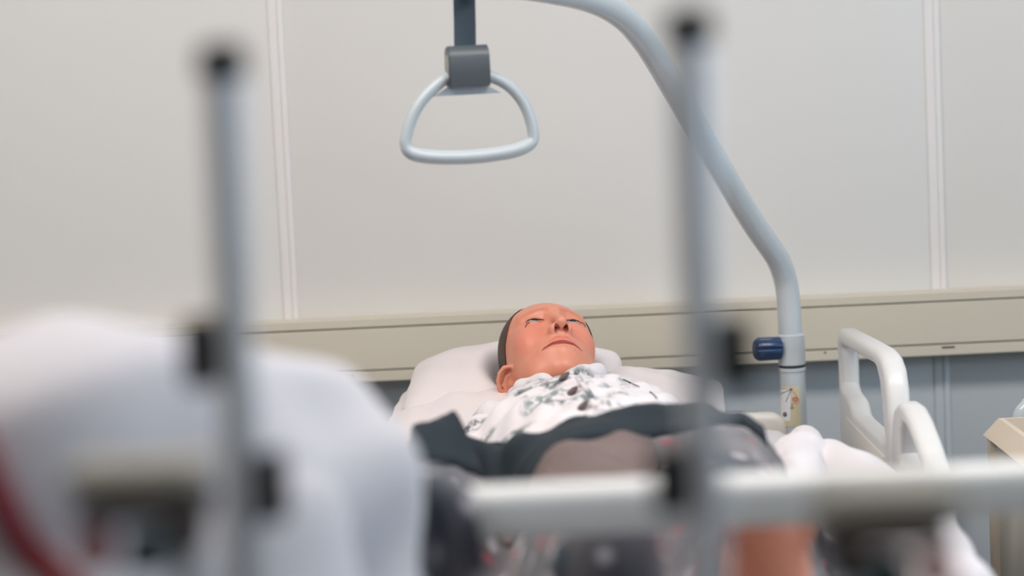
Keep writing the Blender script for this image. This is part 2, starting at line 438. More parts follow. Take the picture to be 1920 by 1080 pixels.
# wall trunking
t = thing('wall_trunking', 'long beige metal trunking running along the wall behind the bed', 'trunking', (0, TR_Y + .03, zt[3]))
box('backplate', (RX0 + .01, RY1 - 0.035, zt[3]), (RX1 - .01, RY1 + 0.001, zt[0] - 0.002), M_trunk, t)
box('top_strip', (RX0 + .01, TR_Y, zt[1] + 0.0012), (RX1 - .01, RY1 + 0.001, zt[0]), M_trunk, t, 0.001, 1)
box('front_cover', (RX0 + .01, TR_Y - 0.001, zt[2] + 0.0012), (RX1 - .01, RY1 - 0.03, zt[1] - 0.0012), M_trunk, t, 0.001, 1)
bs = box('bottom_strip', (RX0 + .01, TR_Y, zt[3]), (RX1 - .01, RY1 - 0.03, zt[2] - 0.0012), M_trunk, t, 0.001, 1)
q = P(1778, 651, TR_Y); box('slot', q - Vector((.012, .0012, .0016)), q + Vector((.012, .002, .0016)), M_dark, bs, 0.001)
for px, py in ((1547, 661), (660, 706)):
    q = P(px, py, TR_Y); lathe('screw', q + Vector((0, .001, 0)), (0, -1, 0), [(0, .002), (.0014, .002), (.002, .0012)], M_dark, bs, 10)

# ------------------------------------------------------------------ hospital bed
BX0, BX1, MZ = -0.365, 0.462, 0.652                                  # mattress sides and top
bed = thing('hospital_bed', 'adjustable hospital bed with white plastic side rails and grey white footboard bar', 'bed', (0.085, 3.1, 0))
box('base_frame', (BX0 + .03, 2.06, 0.44), (BX1 - .03, 4.16, 0.50), M_cream, bed, 0.008)
box('mattress_platform', (BX0, 2.06, 0.50), (BX1, 4.16, 0.535), M_cream, bed, 0.006)
for sx in (BX0 + .1, BX1 - .1):
    for sy in (2.3, 3.95):
        lg = lathe('leg', (sx, sy, 0.11), (0, 0, 1), [(0, .022), (.002, .025), (.325, .025), (.33, .022)], M_poleg, bed, 16)
        bm = bmesh.new(); add_lathe(bm, (sx - .014, sy, .055), (1, 0, 0), [(0, .045), (.004, .055), (.024, .055), (.028, .045)], 20)
        add_box(bm, (sx, sy, .10), (.04, .05, .025), .004); from_bm('caster', bm, M_black, lg, sharp=35)
# headboard: low cream board whose top shows beside the lifting pole
def rrect(y0, y1, z0, z1, r, n=5):
    out = []
    for cy, cz, a0 in ((y1 - r, z1 - r, 0), (y0 + r, z1 - r, 90), (y0 + r, z0 + r, 180), (y1 - r, z0 + r, 270)):
        for k in range(n + 1):
            a = R(a0 + 90 * k / n); out.append((cy + r * math.cos(a), cz + r * math.sin(a)))
    return out
def plate_x(name, outlines, y0, y1, bev, m, parent=None):
    o = plate(name, outlines, y0, y1, bev, m)
    me = o.data; org = ORG[o.name].copy()
    co = np.empty(len(me.vertices) * 3, np.float32); me.vertices.foreach_get('co', co); co = co.reshape(-1, 3) + np.array(org, np.float32)
    co = co[:, [1, 0, 2]].copy(); me.flip_normals()
    lo, hi = co.min(0), co.max(0); org = np.array([(lo[0] + hi[0]) / 2, (lo[1] + hi[1]) / 2, lo[2]])
    me.vertices.foreach_set('co', (co - org).astype(np.float32).ravel()); me.update()
    ORG[o.name] = Vector(org)
    if parent: o.parent = parent; o.location = Vector(org) - ORG[parent.name]
    else: o.location = org
    return o
plate_x('headboard', [rrect(BX0 - .02, BX1 + .002, 0.40, 0.668, .03)], 4.125, 4.16, .012, M_cream, bed)
M_foot = mat('pale footboard plastic', lin(226, 226, 224), 0.35)
plate_x('footboard', [rrect(BX0 - .05, BX1 + .16, 0.36, 0.944, .05), rrect(BX0 + .02, BX1 + .09, 0.80, 0.900, .02)], 1.975, 2.020, .017, M_foot, bed)
# side rails, head part and middle part
XI, XO = 0.550, 0.585
head_rail = [(4.10, .56), (4.10, .790), (4.094, .805), (4.08, .815), (3.80, .826), (3.67, .830), (3.62, .826), (3.585, .812), (3.565, .785), (3.553, .74), (3.548, .56)]
head_hole = [(4.078, .722), (4.078, .782), (4.06, .788), (3.70, .802), (3.665, .798), (3.64, .783), (3.625, .755), (3.61, .715), (3.60, .700), (3.64, .693), (3.90, .688), (3.945, .690), (3.965, .700), (3.98, .708), (4.02, .711), (4.06, .714)]
sr = plate('side_rail', [head_rail, head_hole], XI, XO, .011, M_rail, bed)
bm = bmesh.new(); add_box(bm, (XI - .0015, 3.80, .625), (.004, .40, .10), .0015); from_bm('inset_panel', bm, M_cream, sr, sharp=40)
mid_rail = [(3.548, .56), (3.545, .68), (3.535, .735), (3.51, .763), (3.47, .777), (3.42, .778), (3.37, .768), (3.31, .748), (3.25, .722), (3.215, .695), (3.20, .655), (3.195, .61), (3.19, .56)]
mid_hole = [(3.475, .700), (3.462, .735), (3.44, .748), (3.405, .749), (3.35, .735), (3.30, .715), (3.275, .700), (3.30, .693), (3.46, .693)]
plate('side_rail', [mid_rail, mid_hole], XI, XO, .011, M_rail, bed)
for sy in (3.85, 3.36):
    box('rail_arm', (BX1 - .03, sy - .02, .47), (XI + .006, sy + .02, .60), M_poleg, bed, .004)

# mattress with its white sheet
def smooth01(t): t = np.clip(t, 0, 1); return t * t * (3 - 2 * t)
bm = bmesh.new(); add_box(bm, ((BX0 + BX1) / 2, 3.08, (0.536 + MZ) / 2), (BX1 - BX0, 2.02, MZ - 0.536), 0.035, 4)
bmesh.ops.subdivide_edges(bm, edges=[e for e in bm.edges if e.calc_length() > .3], cuts=40, use_grid_fill=True)
for v in bm.verts:
    if v.co.z > .6: v.co.z += 0.004 * mnoise.noise(v.co * 9) + 0.003 * mnoise.noise(v.co * 25)
mt = from_bm('mattress', bm, M_sheet, None, sharp=60)
tag(mt, 'mattress under a tight white sheet on the hospital bed', 'mattress')

# ------------------------------------------------------------------ lifting pole with trapeze
pole_pts = [P(1490, 800, 4.15) + Vector((0, 0, -.22)), P(1490, 800, 4.15), P(1485, 690, 4.15)]
lp = thing('lifting_pole', 'bent light grey steel lifting pole at the head of the bed with blue knob', 'lifting pole', tuple(pole_pts[0]))
up_pts = [P(1485, 690, 4.15), P(1482.5, 640, 4.15), P(1480.5, 600, 4.15), P(1478, 560, 4.15), P(1472, 522, 4.145), P(1457, 483, 4.125), P(1428, 441, 4.09), P(1398, 395, 4.05), P(1335, 288, 3.96),
          P(1270, 177, 3.865), P(1232, 112, 3.81), P(1207, 74, 3.775), P(1178, 40, 3.735), P(1142, 14, 3.695), P(1095, -5, 3.65), P(1040, -17, 3.60), P(985, -26, 3.55), P(920, -36, 3.49), P(870, -44, 3.445), P(820, -52, 3.40)]
lower = [pole_pts[0], pole_pts[1], P(1485, 688, 4.15)]
tube('pole_tube', catmull(up_pts, 7), 0.0205, M_poleg, lp, 28)
tube('socket_tube', lower, 0.0222, M_poleg, lp, 28)
ax = (up_pts[1] - lower[0]).normalized()
c0 = P(1485, 685, 4.15)
lathe('collar', c0 + ax * .001, ax, [(0, .0218), (.0015, .0236), (.052, .0236), (.054, .0216), (.055, .0206)], M_poleg, lp, 28)
lathe('lower_ring', c0 - ax * .010, ax, [(0, .0224), (.001, .0236), (.006, .0236), (.007, .0224)], M_poleg, lp, 28)
lathe('joint_gap', c0 - ax * .0035, ax, [(0, .0226), (.0045, .0226)], M_dark, lp, 28)
# blue fluted knob on the collar
kc = P(1478, 652, 4.145); kdir = Vector((-1, -0.22, 0.02)).normalized()
bm = bmesh.new(); segs = 84
kn = kdir.orthogonal().normalized(); kb = kdir.cross(kn); rings = []
for h, rr in [(.0, .006), (.004, .015), (.006, .0185), (.012, .0198), (.044, .0198), (.049, .0175), (.052, .0130), (.0525, .002)]:
    ring = []
    for k in range(segs):
        a = 2 * math.pi * k / segs; q = rr * (1.03 - (.17 * max(0, math.cos(7 * a)) ** 3 if rr > .012 else 0))
        ring.append(bm.verts.new(kc + kdir * (h + .010) + (kn * math.cos(a) + kb * math.sin(a)) * q))
    rings.append(ring)
for A, B in zip(rings, rings[1:]):
    for k in range(segs): bm.faces.new((A[k], A[(k + 1) % segs], B[(k + 1) % segs], B[k]))
bm.faces.new(rings[0][::-1]); bm.faces.new(rings[-1])
kb_ = from_bm('clamp_knob', bm, M_blue, lp, sharp=40); kb_['label'] = 'dark blue fluted knob'
lathe('knob_stem', kc - kdir * .004, kdir, [(0, .009), (.016, .009)], M_grip, lp, 16)

# warning label wrapped on the lower tube: white half, beige half, printed marks
def on_pole(px, py, rr):               # point on a cylinder of radius rr about the pole, straight in front of a pixel
    d = ray(px, py).normalized(); a0 = lower[0]; n_ = d - ax * d.dot(ax); m_ = (CAM - a0) - ax * (CAM - a0).dot(ax)
    A = n_.dot(n_); B = 2 * n_.dot(m_); Cc = m_.dot(m_) - rr * rr
    s_ = (-B - math.sqrt(max(B * B - 4 * A * Cc, 0))) / (2 * A); return CAM + d * s_
def wrap_patch(name, x0, x1, y0, y1, m, parent, rr, n=10):
    bm = bmesh.new(); rows = []
    for py in (y0, y1): rows.append([bm.verts.new(on_pole(x0 + (x1 - x0) * k / n, py, rr)) for k in range(n + 1)])
    for k in range(n): bm.faces.new((rows[0][k], rows[0][k + 1], rows[1][k + 1], rows[1][k]))
    o = from_bm(name, bm, m, parent, smooth=True); return o
M_lab_w = mat('white label film', lin(222, 222, 224), 0.4); M_lab_b = mat('beige label film', lin(202, 192, 164), 0.4)
M_ink = mat('dark blue ink', lin(52, 56, 84), 0.5); M_inkr = mat('red ink', lin(196, 84, 66), 0.5); M_inkp = mat('purple ink', lin(120, 24, 70), 0.5)
M_inkb = mat('brown ink', lin(140, 112, 72), 0.5)
lab = wrap_patch('warning_label', 1463.5, 1503, 724, 800, M_lab_b, lp, .0225); lab['label'] = 'white and beige printed warning label'
wrap_patch('white_field', 1464, 1482, 731, 789, M_lab_w, lab, .0227)
def ink(name, pts, m, rad=.0006, closed=False, sub=6):
    pp = [Vector(p) for p in pts]; q = []
    for i in range(len(pp) if closed else len(pp) - 1):
        a, b_ = pp[i], pp[(i + 1) % len(pp)]
        q += [a.lerp(b_, k / sub) for k in range(sub)]
    if not closed: q.append(pp[-1])
    return tube(name, [on_pole(v.x, v.y, .0228) for v in q], rad, m, lab, 6, closed)
ink('printed_arm', [(1464, 738), (1484, 730, 0)] if False else [(1464.5, 738, 0), (1484, 730, 0)], M_ink)
ink('printed_arm', [(1473.5, 754, 0), (1483, 731, 0)], M_ink)
ink('printed_outline', [(1487, 733, 0), (1494, 744, 0), (1499, 752, 0), (1495, 757, 0), (1486, 757, 0)], M_inkr, .0004)
circ = lambda cx, cy, rx, ry: [(cx + rx * math.cos(2 * math.pi * k / 16), cy + ry * math.sin(2 * math.pi * k / 16), 0) for k in range(16)]
ink('prohibition_ring', circ(1490.5, 749, 4.2, 4.2), M_inkr, .0007, True, 2)
ink('prohibition_bar', [(1487.6, 746, 0), (1493.4, 752, 0)], M_inkr, .0007)
ink('printed_dot', circ(1483.8, 730, .9, .9), M_inkp, .0011, True, 1)
ink('printed_hook', [(1485, 756, 0), (1485, 762, 0)], M_inkb, .0006)
ink('printed_triangle', [(1485, 760, 0), (1488.4, 766, 0), (1481.6, 766, 0)], M_inkb, .0005, True)
ink('logo_ring', circ(1471.6, 777, 2.9, 3.6), M_ink, .0010, True, 2)
ink('logo_swirl', [(1470.3, 779.4, 0), (1471.2, 776.5, 0), (1473.0, 775.4, 0)], M_ink, .0006)
ink('logo_ring', circ(1473.4, 778.8, 1.0, 1.2), M_ink, .0008, True, 2)

# trapeze handle on its strap
TY = 3.46
hp = [(840, 146), (820, 159), (803, 175), (788, 193), (776, 213), (767, 236), (762, 255), (760, 268), (764, 280), (775, 288), (795, 292.5), (825, 295), (858, 295), (890, 293.5), (925, 289.5), (958, 284),
      (980, 277), (994, 269), (1000, 259), (999, 243), (994, 222), (985, 199), (972, 179), (955, 162), (936, 150), (912, 142), (876, 140)]
th = thing('trapeze_handle', 'pale grey triangular grip handle hanging on a grey strap from the lifting pole', 'handle', tuple(P(880, 300, TY)))
def hplane(px, py): return P(px, py, TY + (px - 880) * 0.00018)
loop = catmull([hplane(*q) for q in hp], 5, True)
rr = [0.0086 + 0.0018 * max(0, min(1, (P(880, 268, TY).z - p.z) / .012)) for p in loop]
tube('grip', loop, rr, M_grip, th, 18, True, flat=(1.3, Vector((0, 1, 0))))
bm = bmesh.new()
A = [hplane(812, 181), hplane(848, 158), hplane(905, 156), hplane(940, 174)]
vsf = [bm.verts.new(p + Vector((0, -.006, 0))) for p in A]; vsb = [bm.verts.new(p + Vector((0, .006, 0))) for p in A]
bm.faces.new(vsf); bm.faces.new(vsb[::-1])
for k in range(4): bm.faces.new((vsf[k], vsf[(k + 1) % 4], vsb[(k + 1) % 4], vsb[k]))
from_bm('web_plate', bm, M_gripbar, th)
# rolled strap housing: rounded profile in depth, seen a little from its left end
bx0, bx1 = hplane(838, 128), hplane(914, 124); zb, ztp = hplane(878, 163).z, hplane(876, 85).z
prof = []
for k in range(13):
    a = R(200 - 220 * k / 12 + 10); prof.append((-.004 + .0165 * -math.cos(a), ztp - .0175 + .0175 * math.sin(a)))
prof = [(TY - .0175, zb), (TY - .0215, zb + .02), (TY - .0205, ztp - .016), (TY - .016, ztp - .006), (TY - .007, ztp), (TY + .006, ztp - .001), (TY + .014, ztp - .007), (TY + .017, ztp - .018), (TY + .015, zb + .012), (TY + .010, zb)]
bm = bmesh.new(); e0, e1 = [], []
yaw = .10
for (y, z) in prof:
    e0.append(bm.verts.new((bx0.x - yaw * (y - TY) * 2, y + bx0.y - TY, z + (bx0.z - bx1.z) * .5))); e1.append(bm.verts.new((bx1.x - yaw * (y - TY) * 2, y + bx1.y - TY, z - (bx0.z - bx1.z) * .5)))
n_ = len(prof)
for k in range(n_): bm.faces.new((e0[k], e0[(k + 1) % n_], e1[(k + 1) % n_], e1[k]))
f0 = bm.faces.new(e0[::-1]); f1 = bm.faces.new(e1)
bmesh.ops.bevel(bm, geom=list({e for f in (f0, f1) for e in f.edges}), offset=.0014, segments=2, affect='EDGES')
hs = from_bm('strap_housing', bm, M_buckle, th, sharp=35)
lathe('end_disc', (bx0.x + .001, bx0.y - .002, ztp - .027), (-1, -.23, 0), [(0, .0145), (.0012, .0145), (.0018, .0125)], M_buckle_end, hs, 24)
s0, s1 = P(871, -44, TY), P(872, 92, TY - .002)
wd = (P(892, 60, TY) - P(851, 60, TY)).length / 2
bm = bmesh.new()
pts = [P(872, 92, TY), P(871.5, 45, TY), P(870.5, 0, TY), P(869.5, -20, TY)]
rows = []
for p in pts:
    rows.append([bm.verts.new(p + Vector((sx * wd, sy * .0012, sx * -.002))) for sx, sy in ((-1, -1), (1, -1), (1, 1), (-1, 1))])
pc = P(869, -45, TY - .01); 
for A, B in zip(rows, rows[1:]):
    for k in range(4): bm.faces.new((A[k], A[(k + 1) % 4], B[(k + 1) % 4], B[k]))
bm.faces.new(rows[0][::-1]); bm.faces.new(rows[-1])
from_bm('strap', bm, M_strap, th)
bm = bmesh.new()                     # the strap's loop over the pole
barc = P(869, -44, TY - .005); ring = []
for k in range(25):
    a = 2 * math.pi * k / 24
    ring.append(barc + Vector((0, .0235 * math.cos(a), .0235 * math.sin(a))))
rows = [[bm.verts.new(p + Vector((sx * wd, 0, 0)) + (p - barc) * s_) for sx, s_ in ((-1, 0), (1, 0), (1, .09), (-1, .09))] for p in ring[:-1]]
for i in range(24):
    A, B = rows[i], rows[(i + 1) % 24]
    for k in range(4): bm.faces.new((A[k], A[(k + 1) % 4], B[(k + 1) % 4], B[k]))
from_bm('strap_loop', bm, M_strap, th, smooth=False)

# ------------------------------------------------------------------ pillows
HC = P(1026, 683, 3.90); HSC = 1.0
AL, YW, RL = R(31), R(10.5), R(7)
HM = Matrix.Rotation(AL, 3, 'X') @ Matrix.Rotation(YW, 3, 'Y') @ Matrix.Rotation(RL, 3, 'Z')
HMn = np.array(HM); HCn = np.array(HC)
def dent(g):                          # room for the back of the head
    a = HCn + HMn @ np.array([0, .04, -.008])
    return ell(g, a, (.088, .102, .104))
def pillow(name, lo, hi, c, half, tilt, yawp, label, corner=.03, seed=1.0, h=.006):
    g = Grid(lo, hi, h)
    ca, sa = math.cos(yawp), math.sin(yawp); ct, st = math.cos(tilt), math.sin(tilt)
    dx, dy, dz = g.x - c[0], g.y - c[1], g.z - c[2]
    u = dx * ca + dy * sa; v0 = -dx * sa + dy * ca
    v_ = v0 * ct + dz * st; w_ = -v0 * st + dz * ct
    uu, vv = np.clip(np.abs(u) / half[0], 0, 1.2), np.clip(np.abs(v_) / half[1], 0, 1.2)
    ex = (1 - np.clip(uu, 0, 1) ** 2.3) ** .6 * (1 - np.clip(vv, 0, 1) ** 2.3) ** .6
    th_ = half[2] * ex + .004
    rc = .055; qx, qy = np.abs(u) - half[0] + rc, np.abs(v_) - half[1] + rc
    edge = np.sqrt(np.maximum(qx, 0) ** 2 + np.maximum(qy, 0) ** 2) + np.minimum(np.maximum(qx, qy), 0) - rc
    wr = .003 * np.sin(u * 60 * seed + v_ * 25) * np.sin(v_ * 40 - u * 18 + seed)
    d = smax((np.abs(w_) - th_ + wr) * .6, edge, .006)
    d = smax(d, -dent(g), .03)
    V, Q = g.nets(d.astype(np.float32))
    o = from_arrays(name, V, Q, M_pillow); tag(o, label, 'pillow'); return o
pillow('pillow', (-.24, 3.68, .64), (.38, 4.16, .82), (.065, 3.93, .715), (.275, .19, .062), R(4), R(-4), 'white lower pillow lying flat on the mattress under the other pillow', seed=1.3)
up_c = Vector((-.005, 3.985, .752))
pl = pillow('pillow', (-.26, 3.76, .66), (.27, 4.2, .86), up_c, (.178, .145, .060), R(12), R(-5), 'white upper pillow under the manikin head with a pointed corner', seed=.8)

# ------------------------------------------------------------------ manikin: body
def arm_r(g): return chain(g, [(-.030, 3.63, .712), (-.105, 3.36, .705), (-.125, 3.06, .745), (-.120, 2.93, .775)], [.050, .040, .031, .026], .02)
def arm_l(g): return chain(g, [(.205, 3.65, .715), (.290, 3.38, .702), (.305, 3.12, .702), (.31, 3.03, .702)], [.050, .042, .032, .026], .02)
def torso(g):
    v = ell(g, (.095, 3.50, .728), (.150, .225, .086))
    v = smin(v, chain(g, [(-.022, 3.645, .712), (.085, 3.68, .735), (.200, 3.655, .718)], [.046, .052, .048]), .05)
    v = smin(v, ell(g, (.130, 3.24, .728), (.145, .26, .084)), .06)
    v = smin(v, ell(g, (.160, 3.02, .730), (.160, .15, .084)), .06)
    return v
def body(g):
    v = torso(g)
    v = smin(v, cap(g, (.066, 3.88, .735), (.085, 3.68, .708), .044, .050), .03)
    v = smin(v, arm_r(g), .03); v = smin(v, arm_l(g), .03)
    for s_, hip, kn, an in ((-1, (.095, 2.97, .738), (.085, 2.66, .742), (.075, 2.36, .722)), (1, (.225, 2.97, .738), (.240, 2.66, .742), (.236, 2.36, .722))):
        leg = chain(g, [hip, kn, an], [.085, .056, .036], .03)
        hx = an[0]; low = .045 if s_ < 0 else 0.0
        f = chain(g, [(hx, 2.33, .718), (hx, 2.305, .745)], [.034, .036])
        f = smin(f, chain(g, [(hx, 2.315, .75), (hx - .004 * s_, 2.285, .83 - low), (hx - .006 * s_, 2.272, .862 - low)], [.036, .034, .030]), .03)
        f = smin(f, chain(g, [(hx - .028 * s_, 2.276, .850 - low), (hx + .026 * s_, 2.280, .838 - low)], [.019, .017]), .015)
        f = smin(f, chain(g, [an, (hx, 2.32, .80)], [.036, .032]), .04)
        v = smin(v, smin(leg, f, .03), .03)
        tz = (.886, .888, .882, .874, .862)
        for k in range(5):
            tx = hx + s_ * (-.031 + .0155 * k + (.003 if k else 0)); tr = .0125 if k == 0 else .0085 - .0004 * k
            v = smin(v, chain(g, [(tx, 2.272, .855 - low), (tx, 2.266, tz[k] - .012 - low), (tx, 2.262, tz[k] - low)], [tr * .95, tr, tr * .95]), .006)
    for hx, hy, hz, dx in ((-.118, 2.90, .778, 1), (.31, 3.0, .700, -1)):           # palms and five fingers, relaxed
        v = smin(v, ell(g, (hx, hy, hz), (.038, .05, .017)), .02)
        for k in range(4):
            fx = hx + (-.027 + .018 * k); L_ = (.062, .072, .068, .052)[k]
            v = smin(v, chain(g, [(fx, hy - .035, hz), (fx, hy - .035 - L_ * .5, hz + .004), (fx, hy - .035 - L_ * .85, hz - .012)], [.0095, .0088, .0075], .004), .008)
        v = smin(v, chain(g, [(hx + dx * .03, hy + .02, hz), (hx + dx * .052, hy - .02, hz - .004), (hx + dx * .05, hy - .045, hz - .01)], [.013, .010, .009], .004), .01)
    return smax(v, MZ + .006 - g.z, .006)
gb = Grid((-.24, 2.20, .64), (.44, 3.93, .93), .0065)
Vb, Qb = gb.nets(body(gb).astype(np.float32))

# ---- head, in its own axes: x to the viewer's right, y to the crown, z out of the face
def ear(g, s):
    n = Vector((.46, -.70, .48)).normalized(); ey_ = Vector((.12, .30, 1)); ey_ = (ey_ - n * ey_.dot(n)).normalized(); ex_ = ey_.cross(n) * -1
    if ex_.x > 0: ex_ = -ex_
    dx, dy, dz = (s * g.x - .0665) / .87, (g.y + .045) / .87, (g.z + .007) / .87
    u_ = dx * ex_.x + dy * ex_.y + dz * ex_.z; y_ = dx * ey_.x + dy * ey_.y + dz * ey_.z; n_ = dx * n.x + dy * n.y + dz * n.z
    class Q: pass
    q = Q(); q.x, q.y, q.z = u_, y_, n_
    pts = [(.012, .004, .004), (.016, .018, .006), (.012, .029, .008), (.001, .033, .010), (-.011, .030, .012), (-.018, .019, .014), (-.020, .005, .014), (-.017, -.010, .012), (-.010, -.022, .008), (-.001, -.029, .004)]
    v = chain(q, pts, [.0034, .0042, .0046, .0048, .0048, .0046, .0045, .0044, .0046, .006])
    v = smin(v, ell(q, (.002, -.026, .003), (.008, .010, .0055)), .006)        # lobe
    v = smin(v, ell(q, (-.002, .004, .000), (.018, .032, .0060)), .006)        # dish
    v = smin(v, chain(q, [(-.002, .022, .006), (-.009, .012, .0085), (-.010, -.002, .0085), (-.004, -.013, .006)], [.003, .0036, .0036, .003]), .004)
    v = smax(v, -ell(q, (.000, .008, .0135), (.0150, .0215, .0090)), .004)
    v = smin(v, chain(q, [(-.001, .020, .003), (-.008, .011, .0055), (-.009, -.002, .006), (-.003, -.013, .004)], [.0026, .0032, .0032, .0026]), .004)
    v = smax(v, -ell(q, (.004, -.001, .008), (.0085, .0115, .0100)), .004)     # concha
    v = smin(v, ell(q, (.013, -.003, .005), (.0045, .007, .004)), .004)        # tragus
    v = smin(v, cap(q, (.012, .002, -.014), (.004, 0, -.002), .015, .008), .01)      # root
    return v * .87
def eyelid_gap(g, s):
    return ell(g, (s * .0315, .0115 - .0, .083), (.0155, .0036, .012))
LIP_U = [(-.0300, -0.0670, .0785), (-.016, -0.0605, .0895), (-.006, -0.0565, .0935), (0, -0.0575, .0940), (.006, -0.0565, .0935), (.016, -0.0605, .0895), (.0300, -0.0670, .0785)]
LIP_L = [(-.0270, -0.0685, .0785), (-.014, -0.0715, .0875), (0, -0.0730, .0900), (.014, -0.0715, .0875), (.0270, -0.0685, .0785)]
LIP_M = [(-.0320, -0.0680, .0835), (-.015, -0.0648, .0945), (0, -0.0640, .0990), (.015, -0.0648, .0945), (.0320, -0.0680, .0835)]
LIP_D = [(-.0315, -0.0680, .0820), (-.015, -0.0648, .0920), (0, -0.0640, .0955), (.015, -0.0648, .0920), (.0315, -0.0680, .0820)]
def head_core(g):
    ax_ = np.abs(g.x)
    v = ell(g, (.0050, .032, -.014), (.0750, .080, .086))
    v = smin(v, ell(g, (0, -.016, .028), (.066, .088, .058)), .03)
    v = smin(v, ell(g, (0, .040, .014), (.064, .046, .058)), .03)
    v = smin(v, ell(g, (0, -.072, .042), (.050, .042, .046)), .03)
    v = smin(v, ell(g, (0, -.098, .066), (.020, .016, .019)), .024)
    for s in (-1, 1):
        v = smin(v, cap(g, (s * .047, -.030, .004), (s * .034, -.090, .046), .014, .016), .022)
        v = smin(v, ell(g, (s * .041, -.018, .053), (.022, .028, .026)), .02)
        v = smin(v, cap(g, (s * .012, .029, .0825), (s * .045, .030, .066), .0080, .0080), .016)
        v = smax(v, -ell(g, (s * .0315, .010, .098), (.019, .0135, .0150)), .012)
    v = smin(v, cap(g, (0, -.02, -.015), (.0, -.19, -.030), .047, .052), .03)
    # nose
    v = smin(v, chain(g, [(0, .021, .083), (0, -.006, .098), (0, -.029, .1120)], [.0070, .0078, .0086]), .016)
    for s in (-1, 1):
        v = smin(v, ell(g, (s * .0122, -.0350, .0980), (.0078, .0090, .0108)), .008)
    v = smin(v, cap(g, (0, -.033, .1115), (0, -.041, .096), .0058, .0056), .006)
    # muzzle and lips
    v = smin(v, ell(g, (0, -.059, .0725), (.032, .030, .0225)), .015)
    v = smin(v, chain(g, LIP_U, [.003, .0052, .0058, .0054, .0058, .0052, .003]), .004)
    v = smin(v, chain(g, LIP_L, [.003, .0060, .0068, .0060, .003]), .005)
    v = smax(v, -chain(g, LIP_M, [.0012, .0024, .0028, .0024, .0012]), .003)
    v = smax(v, -cap(g, (0, -.0520, .102), (0, -.045, .102), .0025, .0035), .006)      # philtrum
    for s in (-1, 1):
        v = smax(v, -chain(g, [(s * .0074, -.0465, .1035), (s * .0068, -.0360, .1055), (s * .005, -.025, .102)], [.0044, .0040, .002]), .0025)
        # eyelids over the eyeball, parted by a slit
        ball = ell(g, (s * .0315, .0105, .0705), (.0150, .0138, .0142))
        ball = smax(ball, -ell(g, (s * .0315, .0090, .087), (.0135, .0038, .014)), .0012)
        v = smin(v, ball, .004)
        v = smax(v, -ell(g, (s * .0315, .0090, .088), (.0138, .0036, .012)), .0012)
    return v
def head(g):
    v = head_core(g)
    for s in (-1, 1): v = smin(v, ear(g, s), .004)
    return v
gh = Grid((-.112, -.150, -.112), (.112, .142, .126), .0015)
Vh, Qh = gh.nets(head(gh).astype(np.float32))
pt = Pts(Vh)
# paint
skin = np.array(lin(211, 138, 112)[:3]); lipc = np.array(lin(206, 112, 98)[:3]); browc = np.array(lin(186, 96, 72)[:3]); pink = np.array(lin(214, 128, 106)[:3])
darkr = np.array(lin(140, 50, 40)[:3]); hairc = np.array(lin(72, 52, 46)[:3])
def blend(col, target, m): return col * (1 - m[:, None]) + target * m[:, None]
col = np.tile(skin, (len(Vh), 1))
ss = lambda a, b_, x: np.clip((x - a) / (b_ - a), 0, 1) ** 2 * (3 - 2 * np.clip((x - a) / (b_ - a), 0, 1))
for s in (-1, 1):
    col = blend(col, pink, .6 * (1 - ss(.0, .022, ell(pt, (s * .045, -.02, .07), (.02, .02, .02)))))
    col = blend(col, browc, .38 * (1 - ss(.0015, .0045, chain(pt, [(s * .014, .026, .095), (s * .028, .033, .090), (s * .048, .026, .073)], [.0032, .003, .0012]))))
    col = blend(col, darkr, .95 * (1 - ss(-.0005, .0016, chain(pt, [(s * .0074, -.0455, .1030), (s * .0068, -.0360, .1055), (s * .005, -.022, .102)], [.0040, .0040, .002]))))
    col = blend(col, browc, .55 * (1 - ss(.0005, .003, ell(pt, (s * .0315, .0095, .083), (.0145, .0040, .014)))))
col = blend(col, lipc, .7 * (1 - ss(.0005, .0030, np.minimum(chain(pt, LIP_U, [.003, .0056, .006, .0058, .006, .0056, .003]), chain(pt, LIP_L, [.003, .005, .0056, .005, .003])))))
col = blend(col, darkr, .95 * (1 - ss(.0, .0014, chain(pt, LIP_D, [.0012, .0028, .0034, .0028, .0012]))))
earv = np.minimum(ear(pt, -1), ear(pt, 1))
Wh = Vh @ HMn.T * HSC + HCn
# the manikin is one mesh: body and head
V = np.concatenate([Vb, Wh]); Q = np.concatenate([Qb, Qh + len(Vb)])
footc = np.array(lin(214, 118, 92)[:3])
colb = np.tile(skin, (len(Vb), 1))
man = from_arrays('training_manikin', V, Q, M_skin)
tag(man, 'patient training manikin lying on its back in a leaf print gown', 'manikin')
ca = man.data.color_attributes.new('paint', 'FLOAT_COLOR', 'POINT')
allc = np.concatenate([np.concatenate([colb, col]), np.ones((len(V), 1))], 1).astype(np.float32)
ca.data.foreach_set('color', allc.ravel())

